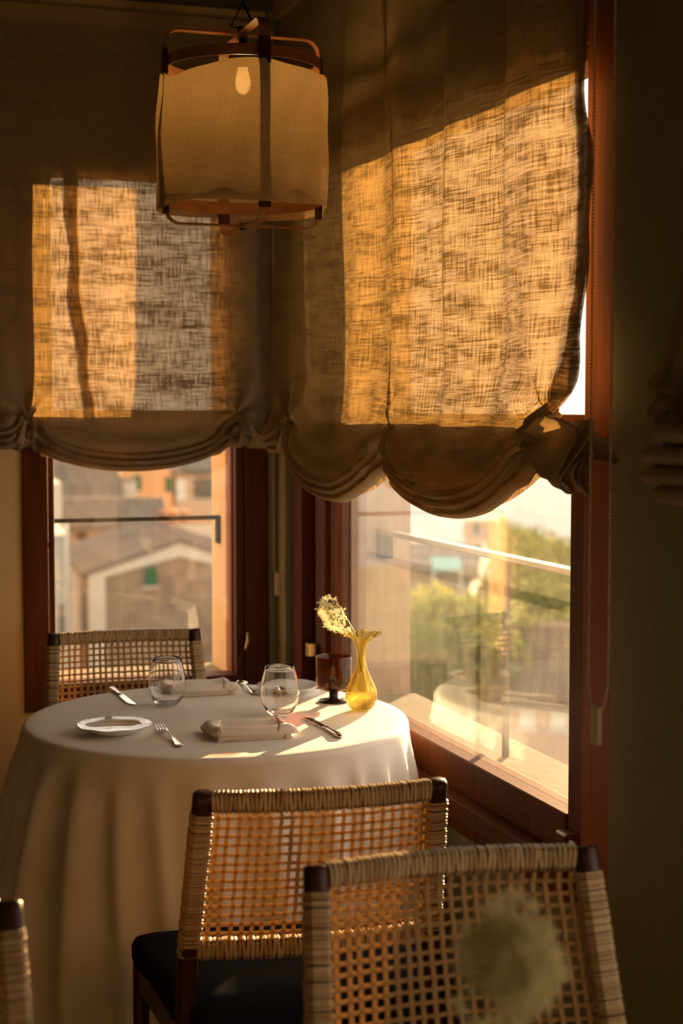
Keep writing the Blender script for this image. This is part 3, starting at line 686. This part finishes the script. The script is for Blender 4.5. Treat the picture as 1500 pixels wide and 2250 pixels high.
def knife(x, y, rz, label):
    r = thing('table_knife', label, 'knife', (x, y, TZ), rz, 'silver table knives')
    prof = [(0,.0040),(.008,.0085),(.02,.0098),(.05,.0070),(.09,.0056),(.105,.0060),(.112,.0075)]
    MB().rect_sweep([(0, p, .0046) for p, _ in prof], [q for _, q in prof], [.003,.0042,.0046,.004,.0036,.0036,.0034], (1,0,0), rnd=.6).build('handle', M['silver'], r, True)
    n = 14; rows = []
    for i in range(n + 1):
        t = i/n; y_ = lerp(.110, .255, t); hl = -.0065*(1 - sstep(.9, 1, t)*.2); hr = lerp(.0075, .0105, sstep(0,.6,t)) * (1 - sstep(.82, 1.0, t)*.92) - .003*sstep(.82,1,t)
        th = .0011; zc = lerp(.0046, .003, t); rows.append([(hl, y_, zc+th), (hr, y_, zc+.0004), (hr, y_, zc-.0004), (hl, y_, zc-th)])
    MB().grid(rows, True).build('blade', M['silver'], r)
    return r
knife(1.136, 3.395, math.radians(2), 'silver knife at the right of the near napkin, beside the vase')
knife(.746, 4.20, math.radians(183), 'silver knife at the left edge of the table behind the plate')
def fork(x, y, rz, label):
    r = thing('table_fork', label, 'fork', (x, y, TZ), rz, 'silver table forks')
    prof = [(0,.004,.006),(.006,.0095,.0045),(.02,.0105,.003),(.05,.0065,.0035),(.10,.0036,.007),(.125,.0034,.012),(.14,.0042,.013),(.150,.0085,.011),(.160,.0118,.0085),(.170,.0122,.0068)]
    MB().rect_sweep([(0, p, z) for p, _, z in prof], [q for _, q, _ in prof], [.0012,.0016,.0018,.0019,.0020,.0018,.0015,.0012,.0010,.0010], (1,0,0), rnd=.5).build('handle', M['silver'], r, True)
    for k in range(4):
        x_ = (k-1.5)*.0068
        MB().rect_sweep([(x_*1.0, .168, .0070), (x_*1.02, .185, .0055), (x_*1.0, .205, .0075), (x_*.96, .222, .0125)], [.0021,.0019,.0016,.0008], [.0010,.0010,.0009,.0006], (1,0,0), rnd=.4).build('tine', M['silver'], r, True)
    return r
fork(.764, 3.415, math.radians(1), 'silver fork lying between the near plate and the near napkin')
fork(1.165, 4.155, math.radians(182), 'silver fork beside the far plate, seen through the near glass')
r = thing('dessert_spoon', 'silver spoon behind the near glass at the back of the table', 'spoon', (1.094, 3.985, TZ), math.radians(0))
prof = [(0,.004,.008),(.008,.008,.0065),(.02,.0085,.004),(.05,.0045,.006),(.09,.0030,.011),(.11,.0035,.012),(.122,.0045,.010)]
MB().rect_sweep([(0, p, z) for p, _, z in prof], [q for _, q, _ in prof], [.0014]*7, (1,0,0), rnd=.5).build('handle', M['silver'], r, True)
rows = []
for i in range(11):
    t = i/10; y_ = .118 + .058*t; w_ = .0165*math.sqrt(max(.02, 1-(2*t-1)**2)) * (1.05-.15*t)
    rows.append([(w_*math.cos(PI*j/8), y_, .0115 - .0085*math.sin(PI*j/8)*math.sqrt(max(.0,1-(2*t-1)**2))) for j in range(9)] + [(w_*.93*math.cos(PI*j/8), y_, .0120 - .0085*math.sin(PI*j/8)*math.sqrt(max(.0,1-(2*t-1)**2))) for j in range(8,-1,-1)])
MB().grid(rows, True).build('bowl', M['silver'], r, True)
def napkin(x, y, rz, label):
    r = thing('folded_napkin', label, 'napkin', (x, y, TZ), rz, 'folded cream napkins')
    # stacked flat folds below, then the loosely rolled outer fold with its hollow top
    for k, (hx, y0, y1, z0, z1) in enumerate(((.088, -.068, .060, .0006, .0060), (.086, -.070, .058, .0062, .0120))):
        MB().box(-hx, hx, y0, y1, z0, z1).build('layer', M['napkin'], r, True, .0026, 3)
    rows = []; nu, nv = 44, 22
    def top(u, v, lift):
        # u along the napkin, v from front (-1) to back (+1)
        skew = .010*u
        hx = .108 - .012*abs(v)**2 + .006*(-v if u > 0 else v)
        x_ = u*hx; y_ = -.004 + v*.068 + skew*(-.3) - .004*math.cos(PI*u/2)*(1 if v < 0 else 0)
        ex = math.exp(-((.80-abs(u))/.20)**2); ev = math.exp(-((.72+v)/.30)**2)*1.0 + math.exp(-((.72-v)/.32)**2)*.75
        z_ = .0145 + .0150*ev*(1-.25*ex) + .0090*ex*(1-.6*min(1, ev)) + .0008*math.sin(u*5+v*3)
        mm = max(abs(u), abs(v)); z_ -= .0150*max(0, (mm - .72)/.28)**2.4
        z_ = max(z_, .0128)
        return x_, y_, z_
    tops = [[top(lerp(-1,1,i/nu), lerp(-1,1,j/nv), 1) for i in range(nu+1)] for j in range(nv+1)]
    mb = MB().grid(tops)
    bots = [[(p[0]*.97, p[1]*.96, max(.0122, p[2]-.010)) for p in rw] for rw in tops]
    mb.grid([rw[::-1] for rw in bots])
    n1 = nu+1; ring = [i for i in range(n1)] + [j*n1+nu for j in range(1, nv+1)] + [nv*n1+i for i in range(nu-1,-1,-1)] + [j*n1 for j in range(nv-1,0,-1)]
    off = n1*(nv+1)
    def mir(ix): j, i = divmod(ix, n1); return off + j*n1 + (nu - i)
    for k in range(len(ring)):
        a, b = ring[k], ring[(k+1) % len(ring)]; mb.f.append((a, mir(a), mir(b), b))
    mb.build('outer_fold', M['napkin'], r, True)
    for sg in (1, -1):                                       # side flaps turned in over the hollow
        rows = []
        for i in range(21):
            v_ = lerp(-.93, .93, i/20); row = []
            for j in range(9):
                u_ = lerp(.96, .66 + .16*v_*sg, j/8); p = top(sg*u_, v_, 1); row.append((p[0], p[1], p[2] + .0012 + .0012*math.sin(PI*j/8)))
            rows.append(row)
        o = MB().grid(rows).build('side_flap', M['napkin'], r, True); sm = o.modifiers.new('thick', 'SOLIDIFY'); sm.thickness = .0012; sm.offset = 1
    MB().box(.070, .0735, -.0715, -.069, .002, .012).build('stitching', M['stitch'], r)
    MB().box(-.062, -.052, -.0715, -.066, .0002, .0035).build('stitching', M['stitch'], r)
    return r
napkin(.945, 3.505, math.radians(-3), 'cream folded napkin in front, between near fork and near knife')
napkin(.960, 4.085, math.radians(-1), 'cream folded napkin at the back, before the far chair')
# ------------------------------------------------------------------ the town outside
M['tile'] = mat('weathered roof tiles', (.13,.10,.08), (.24,.18,.14), .9, scale=(1.5,1.5,1.5), island=.5)
M['tile_grey'] = mat('grey brown roof tiles', (0.161,0.121,0.092), (0.265,0.207,0.161), .9, scale=(1.5,1.5,1.5), island=.5)
M['rubble'] = mat('rough rubble wall', (.19,.13,.09), (.36,.26,.185), .95, scale=(1.4,1.4,1.4), detail=8, bump=.4)
M['white_band'] = mat('white render band', (.60,.53,.44), (.66,.58,.49), .9, scale=(1,1,1))
M['tan_wall'] = mat('tan house render', (0.529,0.322,0.178), (0.586,0.374,0.218), .9, scale=(.6,.6,.6), detail=6)
M['pink_wall'] = mat('pinkish house render', (0.483,0.333,0.230), (0.552,0.385,0.276), .9, scale=(.6,.6,.6), detail=6)
M['grey_wall'] = mat('pale grey render', (0.437,0.391,0.333), (0.494,0.448,0.380), .9, scale=(.6,.6,.6), detail=6)
M['shutter'] = mat('green wooden shutter', (.015,.10,.045), (.02,.13,.06), .7, scale=(4,4,40))
M['dark_glass'] = mat('dark window opening', (.05,.055,.055), (.08,.085,.08), .15, scale=(1,1,1))
M['white_shutter'] = mat('white shutter', (.62,.60,.55), (.68,.66,.6), .8, scale=(4,4,40))
M['awning'] = mat('turquoise awning', (.18,.42,.42), (.24,.48,.47), .8, scale=(2,2,2))
M['terracotta'] = mat('terracotta', (.50,.22,.11), (.58,.28,.15), .8, scale=(5,5,5))
M['hill'] = mat('scrub covered hillside', (.10,.105,.045), (.22,.19,.09), .95, scale=(.05,.05,.05), detail=8, bump=.5)
M['trunk'] = mat('tree bark', (.10,.07,.045), (.15,.11,.07), .9, scale=(6,6,6))
GZ = -16.0
def frame_at(px, py, d, turn=0):
    """a local frame for a building: x to the right as seen, y away, at the point under (px,py) at depth d"""
    p = V(px, py, d); return p, -YAW + math.radians(turn)
def tiles(mb, p0, p1, p2, p3, n, r):
    """barrel tiles between ridge p0-p1 and eave p3-p2: one half round row each"""
    p0, p1, p2, p3 = map(Vector, (p0, p1, p2, p3)); nrm = (p1-p0).cross(p3-p0).normalized(); nrm = nrm if nrm.z > 0 else -nrm
    for i in range(n):
        a0, a1, am = i/n, (i+1)/n, (i+.5)/n
        for k in range(3):
            t0, t1 = k/3, (k+1)/3 + .02; rows = []
            for t, up in ((t0, r*1.25), (min(t1,1), r*.8)):
                rows.append([p0.lerp(p1, a).lerp(p3.lerp(p2, a), t) + nrm*(up*h) for a, h in ((a0, .1), (lerp(a0,am,.5), .85), (am, 1.1), (lerp(am,a1,.5), .85), (a1, .1))])
            mb.grid(rows)
def opening(root, x0, x1, z0, z1, y, m, name='shutter', frame=None, depth=.12):
    o = MB().box(x0, x1, y-depth, y+.02, z0, z1).build(name, m, root)
    if name == 'shutter':
        n = max(2, int((z1-z0)/.28))
        for k in range(n): MB().box(x0+.04, x1-.04, y-depth-.03, y-depth, lerp(z0,z1,(k+.15)/n), lerp(z0,z1,(k+.85)/n)).build('slat', m, o)
    if frame: MB().box(x0-.08, x1+.08, y-.06, y+.03, z0-.14, z0).build('sill', frame, root)
    return o
def gable_house(label, p, rz, hw, length, ze, za, wall, band=None, side=None, roof='tile', name='house', ntile=30):
    r = thing(name, label, 'building', (p[0], p[1], GZ), rz); e, a = ze - GZ, za - GZ
    MB().add([], []) 
    mb = MB(); mb.add([(-hw,0,0),(hw,0,0),(hw,0,e),(0,0,a),(-hw,0,e),(-hw,length,0),(hw,length,0),(hw,length,e),(0,length,a),(-hw,length,e)],
                      [(0,1,2,3,4),(9,8,7,6,5),(1,6,7,2),(5,0,4,9)]); mb.build('walls', wall, r)
    mb = MB(); ov = .35; sl = (a-e)/hw; d = ov*sl
    for s_ in (-1, 1):
        mb.add([(0,-.15,a+.12),(0,length+.15,a+.12),(s_*(hw+ov),length+.15,e-d+.12),(s_*(hw+ov),-.15,e-d+.12),(0,-.15,a),(0,length+.15,a),(s_*(hw+ov),length+.15,e-d),(s_*(hw+ov),-.15,e-d)],
               [(0,1,2,3),(7,6,5,4),(0,3,7,4),(1,5,6,2),(3,2,6,7)])
    rf = mb.build('roof', M[roof], r); mb = MB()
    for s_ in (-1, 1): tiles(mb, (0,-.15,a+.13), (0,length+.15,a+.13), (s_*(hw+ov),length+.15,e-d+.13), (s_*(hw+ov),-.15,e-d+.13), ntile, .12)
    stuff(mb.build('roof_tiles', M[roof], rf))
    if band:
        bw = .75; hh = .5; mb = MB()
        mb.add([(-hw,-.06,0),(-hw+bw,-.06,0),(-hw+bw,-.06,e-.12),(0,-.06,a-.62),(hw-bw,-.06,e-.12),(hw-bw,-.06,0),(hw,-.06,0),(hw,-.06,e),(0,-.06,a),(-hw,-.06,e)],
               [(0,1,2,9),(9,2,3,8),(8,3,4,7),(7,4,5,6)])
        mb.build('white_band', band, r)
    if side: MB().box(-hw-.03, -hw, 0, length, 0, e-.1).build('side_render', side, r)
    return r, e, a
# gable house with the white band
p = V(394, 1192, 70); rz = -YAW + math.radians(13.7)
za = p.z; ze = V(197, 1258, 70).z
h1, e, a = gable_house('stone gable house with white edging and one green shutter', p, rz, 4.05, 12.6, ze, za, M['rubble'], M['white_band'], M['pink_wall'], ntile=46)
zs0 = V(330, 1291, 69).z - GZ; zs1 = V(330, 1250, 69).z - GZ; sx = (330 - 394)/F*70
opening(h1, sx-.27, sx+.27, zs0, zs1, 0, M['shutter'], frame=M['white_band'])
def block(label, px0, px1, pyt, d, depth, wall, turn=0, roof=None, pitch=.25, name='house', pyb=None, over=.4, ntile=24):
    """plain house block whose visible front spans px0..px1 with its eave at pyt"""
    p = V((px0+px1)/2, pyt, d); hw = (px1-px0)/2/F*d; h = p.z - GZ
    r = thing(name, label, 'building', (p.x, p.y, GZ), -YAW + math.radians(turn))
    MB().box(-hw, hw, 0, depth, 0, h).build('walls', wall, r)
    if roof:
        mb = MB(); x0, x1 = -hw-over, hw+over; y0, y1 = -over, depth/2; zr = h + pitch*depth/2
        mb.add([(x0,y0,h),(x1,y0,h),(x1,y1,zr),(x0,y1,zr),(x1,depth+over,h),(x0,depth+over,h),(x0,y0,h-.15),(x1,y0,h-.15),(x1,depth+over,h-.15),(x0,depth+over,h-.15)],
               [(0,1,2,3),(3,2,4,5),(6,7,1,0),(6,9,8,7),(0,3,5,9,6),(1,7,8,4,2)])
        rf = mb.build('roof', M[roof], r); mb = MB(); tiles(mb, (x0,y1,zr+.02), (x1,y1,zr+.02), (x1,y0,h+.02), (x0,y0,h+.02), ntile, .13); stuff(mb.build('roof_tiles', M[roof], rf))
    def win(a0, a1, b0, b1, m, nm='shutter', frame=None):
        c = (px0+px1)/2
        return opening(r, (a0-c)/F*d, (a1-c)/F*d, V(c, b1, d).z - GZ, V(c, b0, d).z - GZ, 0, m, nm, frame)
    return r, win
# behind: tan house with green shutters, pinkish house with a wide window
hB, win = block('tan house with two green shutters behind the gable house', 262, 384, 985, 118, 10, M['tan_wall'], 10, 'tile_grey')
win(295, 309, 1045, 1078, M['shutter'], frame=M['white_band']); win(363, 377, 1049, 1083, M['shutter'], frame=M['white_band'])
MB().tube([(2.02, -.12, V(300,1114,118).z-GZ), (2.02, -.12, V(300,985,118).z-GZ)], .10, 8).build('drainpipe', M['black_iron'], hB)
hC, win = block('pinkish house with a wide dark window, right of the tan house', 386, 640, 1036, 104, 9, M['pink_wall'], 6, 'tile_grey', .34)
win(388, 409, 1052, 1097, M['white_shutter'], 'shutter', M['white_band'])
wd = win(426, 480, 1052, 1096, M['dark_glass'], 'window', M['white_band'])
win(458, 470, 1142, 1176, M['shutter'])
hD, win = block('low house with grey tiled roof at the upper left of the left window', 90, 262, 1108, 100, 16, M['grey_wall'], 13, 'tile_grey', .42, ntile=30)
MB().box(3.0, 3.9, 3.2, 4.0, 0, V(250,1062,100).z-GZ).build('chimney', M['white_band'], hD)
MB().box(2.9, 4.0, 3.1, 4.1, V(250,1062,100).z-GZ, V(250,1058,100).z-GZ).build('chimney_cap', M['tile_grey'], hD)
hE, win = block('house with a flat tiled roof just behind the gable house', 60, 355, 1160, 90, 8, M['pink_wall'], 10, 'tile_grey', .35, ntile=40)
win(170, 190, 1168, 1186, M['dark_glass'], 'window', M['white_band'])
hF, win = block('pale narrow house at the left beside the gable house', 60, 152, 1175, 66, 7, M['grey_wall'], 15)
MB().tube([(.72, -.1, 2), (.72, -.1, V(130,1150,66).z-GZ)], .09, 8).build('drainpipe', M['steel'], hF)
win(128, 136, 1330, 1420, M['dark_glass'], 'window')
hG, win = block('tall white house at the left edge of the left window', 40, 134, 1062, 84, 6, M['white_band'], 15)
hH, win = block('distant sunlit house with a pale gable high on the left', 100, 330, 985, 160, 12, M['tan_wall'], 25, 'tile', .3)
q = V(430, 1160, 92)
o = thing('terrace_wall', 'low pale terrace wall behind the gable house', 'wall', (q.x, q.y, GZ), -YAW + math.radians(4))
zt = V(430, 1150, 92).z - GZ - .0
MB().box(-2.6, 3.2, -.15, .15, 0, zt).build('masonry', M['white_band'], o); MB().box(-2.65, 3.25, -.2, .2, zt, zt+.12).build('coping', M['terracotta'], o)
for x_, word in ((-1.9, 'leftmost'), (-1.35, 'middle'), (-.7, 'rightmost')):
    q2 = Matrix.Rotation(-YAW + math.radians(4), 3, 'Z') @ Vector((x_, 0, 0)); pt_ = thing('terracotta_pot', word + ' of three terracotta pots on the distant terrace wall', 'pot', (q.x + q2.x, q.y + q2.y, GZ + zt + .12), group='pots on the distant terrace')
    MB().lathe([(.001,0),(.16,0),(.24,.5),(.28,.5),(.28,.62),(.001,.60)], 14).build('pot', M['terracotta'], pt_, True)
# right hand side: white houses, beige reflection block, tiled house, trees, hill
hI, win = block('white house with small windows beyond the right window', 850, 1032, 1262, 60, 8, M['grey_wall'], -8, 'tile', .2)
for x in (958, 978, 1002): win(x, x+12, 1288, 1304, M['dark_glass'], 'window', M['white_band'])
win(940, 958, 1330, 1370, M['dark_glass'], 'window', M['white_band']); win(1000, 1012, 1350, 1395, M['dark_glass'], 'window', M['white_band'])
c = V(980, 1240, 58); aw = thing('awning', 'turquoise awning above the white house outside', 'awning', (c.x, c.y, c.z), -YAW)
mb = MB(); mb.add([(-.55,-.6,-.12),(.55,-.6,-.12),(.55,.5,.22),(-.55,.5,.22),(-.55,-.6,-.20),(.55,-.6,-.20)], [(0,1,2,3),(0,4,5,1)]); mb.build('canvas', M['awning'], aw)
for s_ in (-.5, .5): MB().tube([(s_,-.5,-.15),(s_,-.5,GZ-c.z)], .04, 6).build('pole', M['white_shutter'], aw)
hJ, win = block('tall beige block in place of a reflection in the right window', 1020, 1096, 1142, 74, 5, M['tan_wall'], -6)  # solid block added where the pane mirrors something upright
win(1062, 1079, 1252, 1269, M['white_shutter'], 'window', M['white_band'])  # white panel for the bright spot in that reflection
win(1040, 1052, 1150, 1175, M['dark_glass'], 'window', M['white_band'])
hK, win = block('low house with pink tiled roof at the lower right of the right window', 1110, 1420, 1545, 40, 7, M['pink_wall'], -14, 'tile', .42, ntile=40)
for x in (1142, 1212): win(x, x+34, 1558, 1602, M['white_shutter'], 'window', M['white_band'])
hL, win = block('pale house among the trees beyond the handrail', 1100, 1190, 1330, 85, 7, M['pink_wall'], -4, 'tile', .35)
win(1125, 1140, 1345, 1370, M['dark_glass'], 'window', M['white_band'])
# ground and hills
mb = MB(); rows = []
for j in range(46):
    d = 8 * 1.08**j; row = []
    for i in range(70):
        an = math.radians(-75 + 150*i/69); x = d*math.sin(an - YAW*-1); y = d*math.cos(an - YAW*-1)
        lat = math.degrees(an)
        z = GZ + .1 + .5*math.sin(d*.13 + i)*sstep(120, 160, d) - 5*sstep(165, 215, d) - 60*sstep(215, 280, d)
        row.append((x, y, z))
    rows.append(row)
tag(mb.grid(rows).build('ground', M['hill'], None, True), 'scrubby ground and hillside falling away below the houses', None, None, 'structure')
mb = MB(); rows = []
for j in range(30):
    d = 120 * 1.16**j; rows.append([(d*math.sin(math.radians(-60 + 120*i/30) + YAW), d*math.cos(math.radians(-60 + 120*i/30) + YAW), -62.0) for i in range(31)])
M['sea'] = mat('hazy evening sea', (.10,.13,.14), (.13,.16,.17), .22, scale=(.2,.2,.2), bump=.25)
tag(mb.grid(rows).build('sea', M['sea'], None, True), 'bright hazy sea beyond the ridge trees', None, None, 'structure')
def crown_mesh(name, m, seed, n=1500, R=2.2, H=2.6):
    rng = random.Random(seed); mb = MB(); cl = [(rng.uniform(-.55,.55)*R, rng.uniform(-.55,.55)*R, rng.uniform(-.5,.6)*H*.6, rng.uniform(.45,.75)*R) for _ in range(7)]
    for i in range(n):
        cx, cy, cz, cr = rng.choice(cl); d = Vector((rng.gauss(0,1), rng.gauss(0,1), rng.gauss(0,1))).normalized()*cr*rng.uniform(.75,1.05)
        p = Vector((cx, cy, cz)) + d; a = Vector((rng.gauss(0,1), rng.gauss(0,1), rng.gauss(0,1))).normalized(); b = a.orthogonal().normalized(); s_ = rng.uniform(.12,.24)
        mb.add([p - a*s_, p + b*s_*.5, p + a*s_, p - b*s_*.5], [(0,1,2,3)])
    return mb.mesh(name, m)
crowns = [crown_mesh('crown', M['leaf'], 1), crown_mesh('crown', M['leaf'], 2), crown_mesh('crown', M['leaf_pale'], 3)]
trunk = MB().tube([(0,0,-6),(.1,0,-3),(0,.1,0)], [.28,.2,.1], 7).mesh('trunk', M['trunk'], True)
def tree(px, py, d, s_, k, label, group):
    q = V(px, py, d); o = thing('tree', label, 'tree', (q.x, q.y, q.z - 6*s_), random.uniform(0, 6), group); o.scale = (s_, s_, s_)
    for nm, me in (('crown', crowns[k]), ('trunk', trunk)):
        c = bpy.data.objects.new(nm, me); COL.objects.link(c); c.parent = o; c.location = (0,0,6)
        if nm == 'crown': stuff(c)
ORD = ['leftmost', 'second from the left', 'third from the left', 'fourth from the left', 'fifth from the left', 'sixth from the left', 'seventh from the left', 'eighth from the left', 'ninth from the left', 'tenth from the left', 'rightmost']
def row_of(spots, fmt):
    for k, t in enumerate(sorted(spots)): yield t, fmt % (ORD[k] if k < len(spots)-1 else 'rightmost')
for (px, py, d, s_), lab in row_of(((1120, 1262, 95, 1.4), (1165, 1290, 80, 1.2), (1205, 1300, 75, 1.3), (1245, 1310, 70, 1.2), (1140, 1340, 66, 1.0), (1190, 1370, 60, 1.0), (1235, 1390, 56, 1.0), (1285, 1340, 60, 1.2), (1260, 1450, 50, .8), (1215, 1440, 52, .8)), 'dense green tree on the slope below the handrail, %s'):
    tree(px, py, d, s_, 0 if px % 2 else 1, lab, 'green trees on the slope')
RIDGE = [(px, py, 170 + (k % 4)*17, 1.3) for k, (px, py) in enumerate(((1072, 1172), (1098, 1180), (1124, 1192), (1150, 1206), (1172, 1206), (1192, 1214), (1216, 1230), (1240, 1240), (1262, 1252)))]
for (px, py, d, s_), lab in row_of(RIDGE, 'hazy tree on the far ridge against the sea, %s'):
    tree(px, py, d, s_, 1, lab, 'trees on the far ridge')
for (px, py, d, s_), lab in row_of(((955, 1420, 46, .75), (975, 1460, 44, .8), (940, 1500, 42, .8), (1000, 1440, 44, .7), (1020, 1480, 42, .8), (1050, 1420, 44, .8), (985, 1375, 48, .6)), 'yellow green bush before the white house outside, %s'):
    tree(px, py, d, s_, 2 if px % 2 else 0, lab, 'yellow green bushes')
